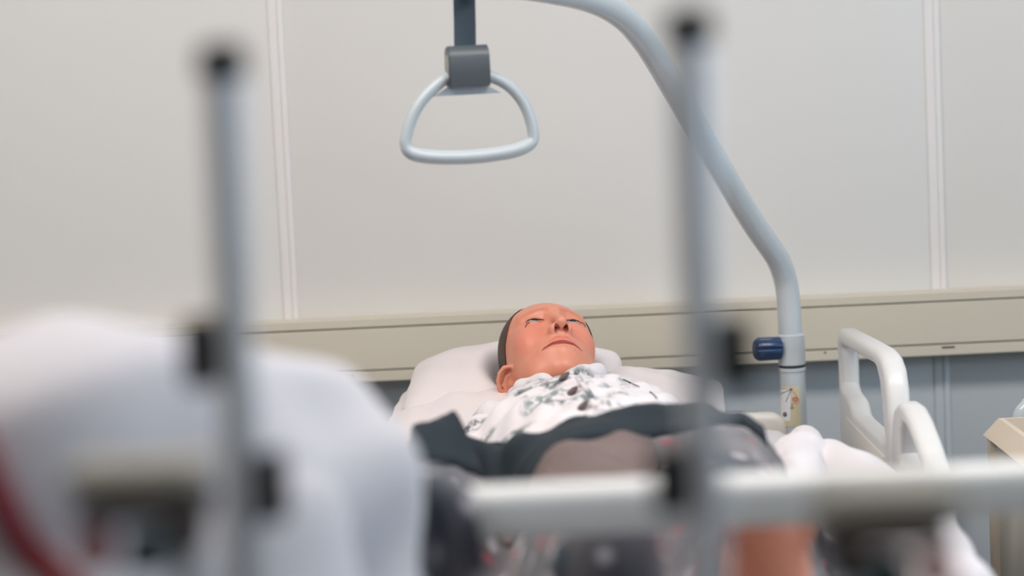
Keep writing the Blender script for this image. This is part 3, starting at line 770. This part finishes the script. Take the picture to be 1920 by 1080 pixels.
# hair: a thin painted cap over the skull
x, y, z = Vh[:, 0], Vh[:, 1], Vh[:, 2]
q = y * .80 - z * .60 + .006 * np.sin(x * 90) + .035 * ss(.050, .075, np.abs(x)) - .016 * (1 - ss(.02, .06, np.abs(x)))
hm = (q > .024) & (earv > .0035) & (y > -.055)
keep = hm[Qh].all(1)
nh = man.data.vertices
me_n = np.empty(len(V) * 3, np.float32); man.data.vertices.foreach_get('normal', me_n); me_n = me_n.reshape(-1, 3)[len(Vb):]
Wx = Wh + me_n * .0016
used = np.unique(Qh[keep]); remap = np.full(len(Vh), -1); remap[used] = np.arange(len(used))
ho = from_arrays('hair', Wx[used], remap[Qh[keep]], M_hair, man); ho['label'] = 'short dark brown hair'
def hw(p): return HC + (HM @ Vector(p)) * HSC
for s in (-1, 1):
    bm = bmesh.new(); bmesh.ops.create_uvsphere(bm, u_segments=28, v_segments=20, radius=.0126)
    for v in bm.verts: v.co = hw(Vector((s * .0315, .0100, .0705)) + v.co)
    eb = from_bm('eye', bm, M_eye, man, smooth=True)
    bm = bmesh.new(); bmesh.ops.create_uvsphere(bm, u_segments=20, v_segments=14, radius=1)
    for v in bm.verts: v.co = hw(Vector((s * .0315, .0122, .0812)) + Vector((v.co.x * .0062, v.co.y * .0062, v.co.z * .0024)))
    from_bm('iris', bm, M_iris, eb, smooth=True)
# lashes: a dark line along each upper lid and drawn strokes at the outer corners
from mathutils.bvhtree import BVHTree
man_bvh = BVHTree.FromPolygons([tuple(v) for v in V], [tuple(f) for f in Q])
def onto(bvh, px, py, lift=0.0):
    d = ray(px, py).normalized(); loc, nrm, i, dist = bvh.ray_cast(CAM, d, 9)
    if loc is None: return P(px, py, 3.6), Vector((0, -1, 0))
    if nrm.dot(d) > 0: nrm = -nrm
    return loc + nrm * lift, nrm
for s in (-1, 1):
    pts = []
    for k in range(9):
        a = R(180 * k / 8); p = Vector((s * .0315 + .0138 * math.cos(a), .0095 + .0030 * math.sin(a), .11))
        loc, nrm, i, dist = man_bvh.ray_cast(hw(p), HM @ Vector((0, 0, -1)), .06)
        pts.append((loc if loc else hw((p.x, p.y, .083))) + HM @ Vector((0, 0, .0006)))
    tube('eyelash', catmull(pts, 3), .0007, M_lash, man, 6)
# drawn lash strokes at the outer corners of the eyes
for pts in ([(993, 605.5), (989, 607), (986.5, 611), (985, 614)], [(1090, 604), (1093.5, 607), (1096, 610), (1097.5, 613.5)]):
    tube('lash_stroke', catmull([onto(man_bvh, a, c, .0004)[0] for a, c in pts], 3), .00065, M_lash, man, 6)

# ------------------------------------------------------------------ gown
def arms_up(g):
    return np.minimum(chain(g, [(-.030, 3.63, .712), (-.105, 3.36, .705), (-.120, 3.16, .730)], [.050, .050, .044], .02),
                      chain(g, [(.205, 3.65, .715), (.290, 3.38, .702), (.305, 3.16, .702)], [.050, .050, .046], .02))
COL = [P(962, 756, 3.86), P(966, 742, 3.83), P(985, 727, 3.79), P(1030, 712, 3.76), P(1068, 707, 3.745), P(1092, 700, 3.745), P(1112, 699, 3.77), P(1128, 706, 3.81), P(1138, 718, 3.86)]
def gown(g):
    v = torso(g) - .010
    v = smin(v, arms_up(g), .03)
    v = smin(v, cap(g, (.078, 3.76, .728), (.085, 3.66, .728), .056, .060), .04)
    v = smin(v, chain(g, [tuple(p) for p in COL], [.010, .011, .011, .011, .011, .012, .013, .012, .010], .01), .022)
    fold = .0035 * np.sin(g.x * 55 + g.y * 38 + 1.3 * np.sin(g.y * 21)) + .003 * np.sin(g.y * 70 - g.x * 42 + g.z * 30) + .0025 * np.sin(g.x * 120 - g.y * 30)
    v = v + fold
    v = smax(v, 3.02 - g.y, .01)
    return smax(v, MZ + .003 - g.z, .004)
gg = Grid((-.24, 2.98, .64), (.44, 3.92, .92), .0052)
dh = gown(gg)
# leave room for the neck and head
nk = cap(gg, (.066, 3.93, .762), (.076, 3.77, .722), .043, .042)
dh = smax(dh, -(nk - .003), .006)
Vg, Qg = gg.nets(dh.astype(np.float32))
gw = from_arrays('gown', Vg, Qg, M_gown, man); gw['label'] = 'white hospital gown with grey green leaf print'
g_bvh = BVHTree.FromPolygons([tuple(v) for v in Vg], [tuple(f) for f in Qg])
# placket: a flat double edge running down the front
def ribbon(name, px, width, th_, m, parent, bvh, side=None):
    pts = []
    dense = catmull([Vector((a, c, 0)) for a, c in px], 6)
    for v in dense:
        a, n_ = onto(bvh, v.x, v.y); c, n2 = onto(bvh, v.x + width, v.y - width * .05); pts.append((a, n_, c, n2))
    bm = bmesh.new(); rows = []
    for a, n_, c, n2 in pts:
        rows.append([bm.verts.new(p) for p in (a - n_ * .002, a + n_ * th_, c + n2 * th_ * .7, c - n2 * .003)])
    for A, B in zip(rows, rows[1:]):
        for k in range(4): bm.faces.new((A[k], A[(k + 1) % 4], B[(k + 1) % 4], B[k]))
    bm.faces.new(rows[0][::-1]); bm.faces.new(rows[-1])
    return from_bm(name, bm, m, parent, smooth=True)
ribbon('placket', [(1077, 708), (1088, 722), (1099, 738), (1106, 752), (1111, 765)], 10, .0045, M_gown, gw, g_bvh)
for px, py, t_ in ((1060, 710, .6), (1076, 737, .6), (1095, 765, .6)):
    loc, n_ = onto(g_bvh, px, py, .0022)
    zz = Vector((-.55, -.17, .82)).normalized()
    bt = lathe('button', loc, zz, [(0, .0078), (.0012, .0092), (.0030, .0092), (.0038, .0076), (.0032, .006)], M_button, gw, 20)
ribbon('seam', [(1167, 712), (1180, 718), (1197, 726)], 2.2, .0016, M_lash if False else M_hem, gw, g_bvh)
ribbon('seam', [(1217, 735), (1224, 740), (1231, 748)], 2.0, .0014, M_hem, gw, g_bvh)

# ------------------------------------------------------------------ blanket over the body
NX, NY = 150, 190
bxs = np.linspace(-.345, .475, NX); bys = np.linspace(2.045, 3.36, NY)
X, Y = np.meshgrid(bxs, bys, indexing='ij')
# height of what lies below, from the body and gown meshes
top = np.full(X.shape, MZ + .004)
for Vs in (Vb, Vg):
    ix = np.round((Vs[:, 0] - bxs[0]) / (bxs[1] - bxs[0])).astype(int); iy = np.round((Vs[:, 1] - bys[0]) / (bys[1] - bys[0])).astype(int)
    ok = (ix >= 0) & (ix < NX) & (iy >= 0) & (iy < NY)
    np.maximum.at(top, (ix[ok], iy[ok]), Vs[ok, 2])
# the left foot (to the viewer's right) sticks out of the end of the blanket
foot_zone = (np.abs(X - .236) < .075) & (Y < 2.335)
top[foot_zone] = MZ + .004
for _ in range(2):
    p = np.pad(top, 1, mode='edge'); top = np.max([p[i:i + NX, j:j + NY] for i in range(3) for j in range(3)], 0)
def blur(a, n):
    for _ in range(n):
        p = np.pad(a, 1, mode='edge'); a = (p[:-2, 1:-1] + p[2:, 1:-1] + p[1:-1, :-2] + p[1:-1, 2:] + 4 * p[1:-1, 1:-1]) / 8
    return a
Zb = top.copy()
for _ in range(5): Zb = np.maximum(blur(Zb, 14), top)
Zb = blur(Zb, 6)
Zb = np.maximum(Zb, blur(top, 1)) + .012
# folds
Zb += .007 * np.sin(14 * X + 9 * Y + 2 * np.sin(5 * Y)) * np.sin(7 * Y - 6 * X + 1) + .004 * np.sin(34 * X - 22 * Y)
Zb = np.where((X < .0) & (Y > 2.7), np.minimum(Zb, .832 + .15 * (Zb - .832)), Zb)
# the head edge of the blanket: its line on plan and its height
EDGE = [P(*q) for q in ((764, 812, 2.84), (776, 789, 2.90), (841, 786, 3.0), (874, 809, 3.05), (914, 822, 3.10), (988, 822, 3.15), (1045, 797, 3.2), (1085, 774, 3.2), (1166, 763, 3.2), (1248, 765, 3.2),
        (1337, 774, 3.2), (1427, 815, 3.2), (1480, 852, 3.15), (1500, 892, 3.06))]
ex = np.array([-.40, -.22, -.165] + [p.x for p in EDGE] + [.40, .48]); ey = np.array([2.72, 2.76, 2.80] + [p.y for p in EDGE] + [2.96, 2.85]); ez = np.array([MZ, MZ + .02, .77] + [p.z for p in EDGE] + [.70, MZ]) - .014
def sampleZ(xq, yq, Zf=None):
    Zf = Zb if Zf is None else Zf
    fx = np.clip((xq - bxs[0]) / (bxs[1] - bxs[0]), 0, NX - 1.001); fy = np.clip((yq - bys[0]) / (bys[1] - bys[0]), 0, NY - 1.001)
    i, j = fx.astype(int), fy.astype(int); a, c = fx - i, fy - j
    return Zf[i, j] * (1 - a) * (1 - c) + Zf[i + 1, j] * a * (1 - c) + Zf[i, j + 1] * (1 - a) * c + Zf[i + 1, j + 1] * a * c
def clothZ(xq, yq):
    ye, ze = np.interp(xq, ex, ey), np.interp(xq, ex, ez)
    return sampleZ(xq, yq) + (ze - sampleZ(xq, ye)) * np.exp(-(np.maximum(ye - yq, 0) / .13) ** 2)
Yp = bys[0] + (Y - bys[0]) * (np.interp(X, ex, ey) - bys[0]) / (bys[-1] - bys[0])
Zp = clothZ(X, Yp)
def sheet_mesh(name, Xs, Ys, Zs, m, parent, th_):
    n0, n1 = Xs.shape
    V = np.concatenate([np.stack([Xs, Ys, Zs], -1).reshape(-1, 3), np.stack([Xs, Ys, Zs - th_], -1).reshape(-1, 3)])
    I = np.arange(n0 * n1).reshape(n0, n1); q = np.stack([I[:-1, :-1], I[1:, :-1], I[1:, 1:], I[:-1, 1:]], -1).reshape(-1, 4)
    Q = [q, q[:, ::-1] + n0 * n1]
    for e, fl in ((I[0, :], 0), (I[-1, :], 1), (I[:, 0], 1), (I[:, -1], 0)):
        a, c = e[:-1], e[1:]
        s_ = np.stack([a, c, c + n0 * n1, a + n0 * n1], -1); Q.append(s_ if not fl else s_[:, ::-1])
    return from_arrays(name, V, np.concatenate(Q), m, parent)
blk = sheet_mesh('floral_blanket', X, Yp, Zp, M_blank, None, .008)
tag(blk, 'dark floral blanket with a charcoal folded edge over the manikin legs and belly', 'blanket')
# turned down charcoal edge: a second layer lying on the blanket, narrow on the left, slanting across the belly
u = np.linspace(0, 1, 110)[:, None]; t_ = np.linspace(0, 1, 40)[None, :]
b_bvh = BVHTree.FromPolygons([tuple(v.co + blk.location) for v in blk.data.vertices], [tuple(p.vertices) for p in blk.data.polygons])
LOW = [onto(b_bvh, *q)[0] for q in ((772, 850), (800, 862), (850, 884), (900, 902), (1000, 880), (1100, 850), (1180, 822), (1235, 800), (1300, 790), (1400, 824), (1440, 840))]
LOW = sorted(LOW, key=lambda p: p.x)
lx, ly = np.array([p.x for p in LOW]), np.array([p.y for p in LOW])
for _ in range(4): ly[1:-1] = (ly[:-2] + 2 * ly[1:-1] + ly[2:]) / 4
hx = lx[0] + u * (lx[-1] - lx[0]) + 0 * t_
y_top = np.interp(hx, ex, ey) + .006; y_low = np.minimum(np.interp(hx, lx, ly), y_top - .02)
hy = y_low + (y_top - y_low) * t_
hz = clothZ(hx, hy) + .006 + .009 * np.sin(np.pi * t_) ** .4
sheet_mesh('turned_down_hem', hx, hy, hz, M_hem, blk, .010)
# taupe lining showing below it
LN = sorted([onto(b_bvh, *q)[0] for q in ((905, 912), (1000, 915), (1100, 915), (1190, 912), (1232, 880))], key=lambda p: p.x)
l2x, l2y = np.array([p.x for p in LN]), np.array([p.y for p in LN])
hx2 = l2x[0] + u * (l2x[-1] - l2x[0]) + 0 * t_
yl2 = np.interp(hx2, l2x, l2y); yt2 = np.interp(hx2, lx, ly) + .012; yl2 = np.minimum(yl2, yt2 - .015)
hy2 = yl2 + (yt2 - yl2) * t_
sheet_mesh('lining_fold', hx2, hy2, clothZ(hx2, hy2) + .005 + .004 * np.sin(hx2 * 60 + hy2 * 30), M_taupe, blk, .009)

# its corner hangs over the footboard at the left
fl_p = [(2.30, .800), (2.20, .850), (2.10, .915), (2.045, .950), (2.005, .962), (1.965, .955), (1.945, .930), (1.938, .890), (1.936, .850), (1.938, .800), (1.940, .740), (1.942, .690)]
fp = np.array([tuple(p)[:2] for p in catmull([Vector((0, y, z)) for y, z in fl_p], 5)]) if False else np.array([(p.y, p.z) for p in catmull([Vector((0, y, z)) for y, z in fl_p], 5)])
tt = np.linspace(0, 1, len(fp))[None, :]; uu = np.linspace(0, 1, 40)[:, None]
xr = -.040 + .022 * smooth01((tt - .35) / .65)
fx = -.17 + (xr + .17) * uu
fy = fp[None, :, 0] - .010 * np.sin(uu * 11 + tt * 3) * smooth01((tt - .35) * 3) - .006 * np.cos(uu * 23)* smooth01((tt - .35) * 3)
fz = fp[None, :, 1] + .006 * np.sin(uu * 9 + 1) - .018 * uu ** 3 * (1 - smooth01((tt - .3) * 2))
sheet_mesh('hanging_corner', fx, fy, fz, M_blank, blk, .006)

# ------------------------------------------------------------------ bunched white top sheet at the mattress edge
g = Grid((.26, 2.44, .60), (.62, 3.66, .80), .006)
v = chain(g, [tuple(P(1508, 833, 3.52)), tuple(P(1500, 860, 3.38)), tuple(P(1488, 935, 3.0))], [.028, .034, .040], .02)
v2 = smin(cap(g, tuple(P(1552, 868, 3.42)), tuple(P(1660, 925, 3.16)), .030, .022), ell(g, tuple(P(1610, 935, 3.25)), (.085, .20, .045)), .05)
v2 = smin(v2, cap(g, tuple(P(1650, 905, 3.2)), tuple(P(1680, 925, 2.9)), .016, .02), .02)
fold = .0022 * np.sin(g.x * 70 + g.z * 55 + g.y * 8) + .0016 * np.sin(g.y * 34 - g.x * 40)
v3 = smin(cap(g, tuple(P(1735, 1015, 2.95)), tuple(P(1790, 1130, 2.55)), .040, .052), ell(g, tuple(P(1650, 1000, 3.0)), (.07, .2, .04)), .05)
d = smin(np.minimum(v, v2 + .002), v3, .03) + fold
d = smax(d, MZ + .002 - g.z, .004)
Vt, Qt = g.nets(d.astype(np.float32))
tag(from_arrays('white_sheet', Vt, Qt, M_sheet), 'bunched white top sheet pushed to the mattress edge beside the side rail', 'sheet')

# ------------------------------------------------------------------ white duvet heaped at the foot of the bed
g = Grid((-.66, 1.44, .62), (-.03, 2.14, 1.16), .009)
def lobe(px, py, Yc, rx, rz, ry):
    c = P(px, py, Yc); k = Yc / F_PX; return ell(g, tuple(c), (rx * k, ry, rz * k))
v = lobe(90, 840, 1.64, 300, 245, .15)
v = smin(v, lobe(360, 870, 1.76, 260, 245, .15), .06)
v = smin(v, lobe(560, 910, 1.90, 235, 240, .14), .06)
v = smin(v, lobe(690, 1045, 1.95, 110, 225, .13), .03)
v = np.minimum(v, smin(lobe(470, 1120, 1.70, 205, 290, .14), lobe(150, 1130, 1.62, 290, 260, .13), .03))
v = smin(v, rbx(g, (-.36, 1.74, .80), (.22, .14, .16), .08), .04)
fold = .006 * np.sin(g.x * 26 + g.z * 22 + 2 * np.sin(g.y * 11)) + .005 * np.sin(g.z * 44 - g.x * 30 + g.y * 15)
v = v + fold
for c_, s_ in (((.1, 1.997, .6), (.56, .036, .362)),):                # it hangs over the footboard
    v = np.maximum(v, -rbx(g, c_, s_, .015))
v = np.maximum(v, np.where(g.y > 2.0, (MZ + .035) - g.z, -1))
Vd, Qd = g.nets(v.astype(np.float32))
dv = tag(from_arrays('white_duvet', Vd, Qd, M_duvet), 'heap of thick white duvet hanging over the left foot end of the bed', 'duvet')
d_bvh = BVHTree.FromPolygons([tuple(q) for q in Vd], [tuple(f) for f in Qd])
cp = []
for px, py in ((-110, 640), (-80, 760), (-40, 840), (0, 925), (30, 985), (60, 1035), (95, 1080), (150, 1140)):
    q, n_ = onto(d_bvh, px, py, .009)
    if q.y < 2.1: cp.append(q)
tag(tube('red_cord', catmull(cp, 6), .0105, M_cord, None, 14), 'dark red cord hanging in a curve down the white duvet', 'cord')

# ------------------------------------------------------------------ forearm walking frame close to the camera
wk = thing('walking_frame', 'grey metal walking frame with two upright posts, black caps and forearm pads, blurred', 'walking frame', (-.02, 1.33, 0))
PY_ = 1.35
for s, (tp, x_top) in ((-1, (P(415, 110, PY_), 0)), (1, (P(1291, 45, PY_), 0))):
    xb = tp.x + (-.004 if s < 0 else -.001)
    post = tube('post', [Vector((xb, PY_, .50)), Vector((xb, PY_, .9)), Vector((tp.x, PY_, tp.z - .008))], .0108, M_chrome, wk, 24)
    lathe('post_cap', Vector((tp.x, PY_, tp.z - .011)), (0, 0, 1), [(0, .0125), (.001, .0140), (.015, .0140), (.019, .011), (.020, .004)], M_black, post, 24)
    outk, ink_ = ((374, 661), (508, 912)) if s < 0 else ((1379, 660), (1255, 900))
    for (kx, ky) in (outk, ink_):
        c_ = P(kx, ky, PY_); sd = 1 if c_.x > tp.x else -1
        bm = bmesh.new(); add_box(bm, c_, (.0185, .018, .040), .004, 2)
        add_lathe(bm, Vector((tp.x + sd * .008, PY_, c_.z)), (sd, 0, 0), [(0, .006), (abs(c_.x - tp.x) - .010, .006)], 14)
        from_bm('clamp_knob', bm, M_black, post, sharp=40)
    pc_ = P(262, 884, 1.28) if s < 0 else P(1660, 930, 1.28)
    bm = bmesh.new(); add_box(bm, pc_ + Vector((0, .0, 0)), (.076, .06, .016), .007, 3)
    pad = from_bm('forearm_pad', bm, M_pad, wk, sharp=50)
    bm = bmesh.new(); add_box(bm, pc_ + Vector((-s * .002, .0, -.0175)), (.070, .05, .014), .004, 2)
    add_box(bm, pc_ + Vector((-s * .022, .004, -.033)), (.018, .05, .022), .004, 2)
    from_bm('bracket', bm, M_bracket, pad, sharp=40)
    lathe('red_button', pc_ + Vector((s * .022, -.02, -.0275)), (0, 0, -1), [(0, .009), (.002, .0105), (.016, .0105), (.020, .006)], M_red, pad, 18)
    lathe('teal_button', pc_ + Vector((-s * .004, -.022, -.0275)), (0, 0, -1), [(0, .010), (.002, .0115), (.020, .0115), (.024, .007)], M_teal, pad, 18)
    tube('stem', [pc_ + Vector((-s * .022, .006, -.042)), Vector((pc_.x - s * .022, 1.29, .86)), Vector((pc_.x - s * .03, 1.31, .78)), Vector((xb, PY_, .70))], .010, M_chrome, wk, 16)
    # lower leg and wheel
    lg = tube('leg', catmull([Vector((xb, PY_, .56)), Vector((xb + s * .05, PY_ - .01, .45)), Vector((xb + s * .14, PY_ - .05, .30)), Vector((xb + s * .16, PY_ - .14, .11))], 5), .0115, M_chrome, wk, 16)
    lathe('wheel', Vector((xb + s * .16 - .013, PY_ - .14, .060)), (1, 0, 0), [(0, .045), (.004, .059), (.022, .059), (.026, .045)], M_black, lg, 24)
    lg = tube('leg', catmull([Vector((xb, PY_, .56)), Vector((xb + s * .05, PY_ + .02, .45)), Vector((xb + s * .14, PY_ + .10, .30)), Vector((xb + s * .16, PY_ + .22, .11))], 5), .0115, M_chrome, wk, 16)
    lathe('wheel', Vector((xb + s * .16 - .013, PY_ + .22, .060)), (1, 0, 0), [(0, .045), (.004, .059), (.022, .059), (.026, .045)], M_black, lg, 24)
tube('cross_bar', [Vector((-.16, PY_, .62)), Vector((.104, PY_, .62))], .010, M_chrome, wk, 16)
tube('cross_bar', [Vector((-.16, PY_, .53)), Vector((.104, PY_, .53))], .010, M_chrome, wk, 16)

# ------------------------------------------------------------------ beige trolley at the right edge
tr = thing('storage_trolley', 'beige open topped storage trolley at the right edge, past the bed side rail', 'trolley', (1.0, 3.42, 0))
tx0, tx1, ty0, ty1, tz0, tz1 = .748, 1.20, 3.06, 3.765, .18, .668
for nm, lo, hi in (('side_panel', (tx0, ty0 + .02, tz0), (tx0 + .014, ty1 - .02, tz1)), ('side_panel', (tx1 - .014, ty0 + .02, tz0), (tx1, ty1 - .02, tz1)),
                   ('end_panel', (tx0 + .012, ty0, tz0), (tx1 - .012, ty0 + .014, tz1)), ('end_panel', (tx0 + .012, ty1 - .014, tz0), (tx1 - .012, ty1, tz1)),
                   ('base_panel', (tx0 + .012, ty0 + .012, tz0), (tx1 - .012, ty1 - .012, tz0 + .016))):
    box(nm, lo, hi, M_beigep, tr, .002)
for x_, y_ in ((tx0, ty0), (tx0, ty1), (tx1, ty0), (tx1, ty1)):
    ps = box('corner_post', (x_ - .010, y_ - .012, .10), (x_ + .010, y_ + .012, tz1), M_beige, tr, .004)
    lathe('wheel', (x_ - .012, y_, .047), (1, 0, 0), [(0, .036), (.003, .046), (.021, .046), (.024, .036)], M_black, ps, 20)
# the rim: a lip leaning outwards and down
bm = bmesh.new()
o0 = [(tx0 - .016, ty0 - .016), (tx1 + .016, ty0 - .016), (tx1 + .016, ty1 + .010), (tx0 - .016, ty1 + .010)]
i0 = [(tx0 + .006, ty0 + .006), (tx1 - .006, ty0 + .006), (tx1 - .006, ty1 - .006), (tx0 + .006, ty1 - .006)]
ii = [(tx0 + .014, ty0 + .014), (tx1 - .014, ty0 + .014), (tx1 - .014, ty1 - .014), (tx0 + .014, ty1 - .014)]
rows = [[bm.verts.new((x_, y_, z_)) for x_, y_ in q_] for q_, z_ in ((o0, .672), (i0, .700), (ii, .700), (ii, .660), (i0, .662))]
for i in range(5):
    A, B = rows[i], rows[(i + 1) % 5]
    for k in range(4): bm.faces.new((A[k], A[(k + 1) % 4], B[(k + 1) % 4], B[k]))
from_bm('rim', bm, M_beige, tr)
hz_ = P(1915, 752, 3.80).z
hl = P(1911, 790, 3.80)
tube('push_handle', catmull([Vector((hl.x, 3.80, .60)), Vector((hl.x, 3.80, hz_ - .04)), Vector((hl.x + .012, 3.80, hz_ - .012)), Vector((hl.x + .045, 3.80, hz_)), Vector((1.0, 3.80, hz_)),
      Vector((1.10, 3.80, hz_)), Vector((1.135, 3.80, hz_ - .012)), Vector((1.147, 3.80, hz_ - .04)), Vector((1.147, 3.80, .60))], 6), .0135, M_poleg, tr, 18)
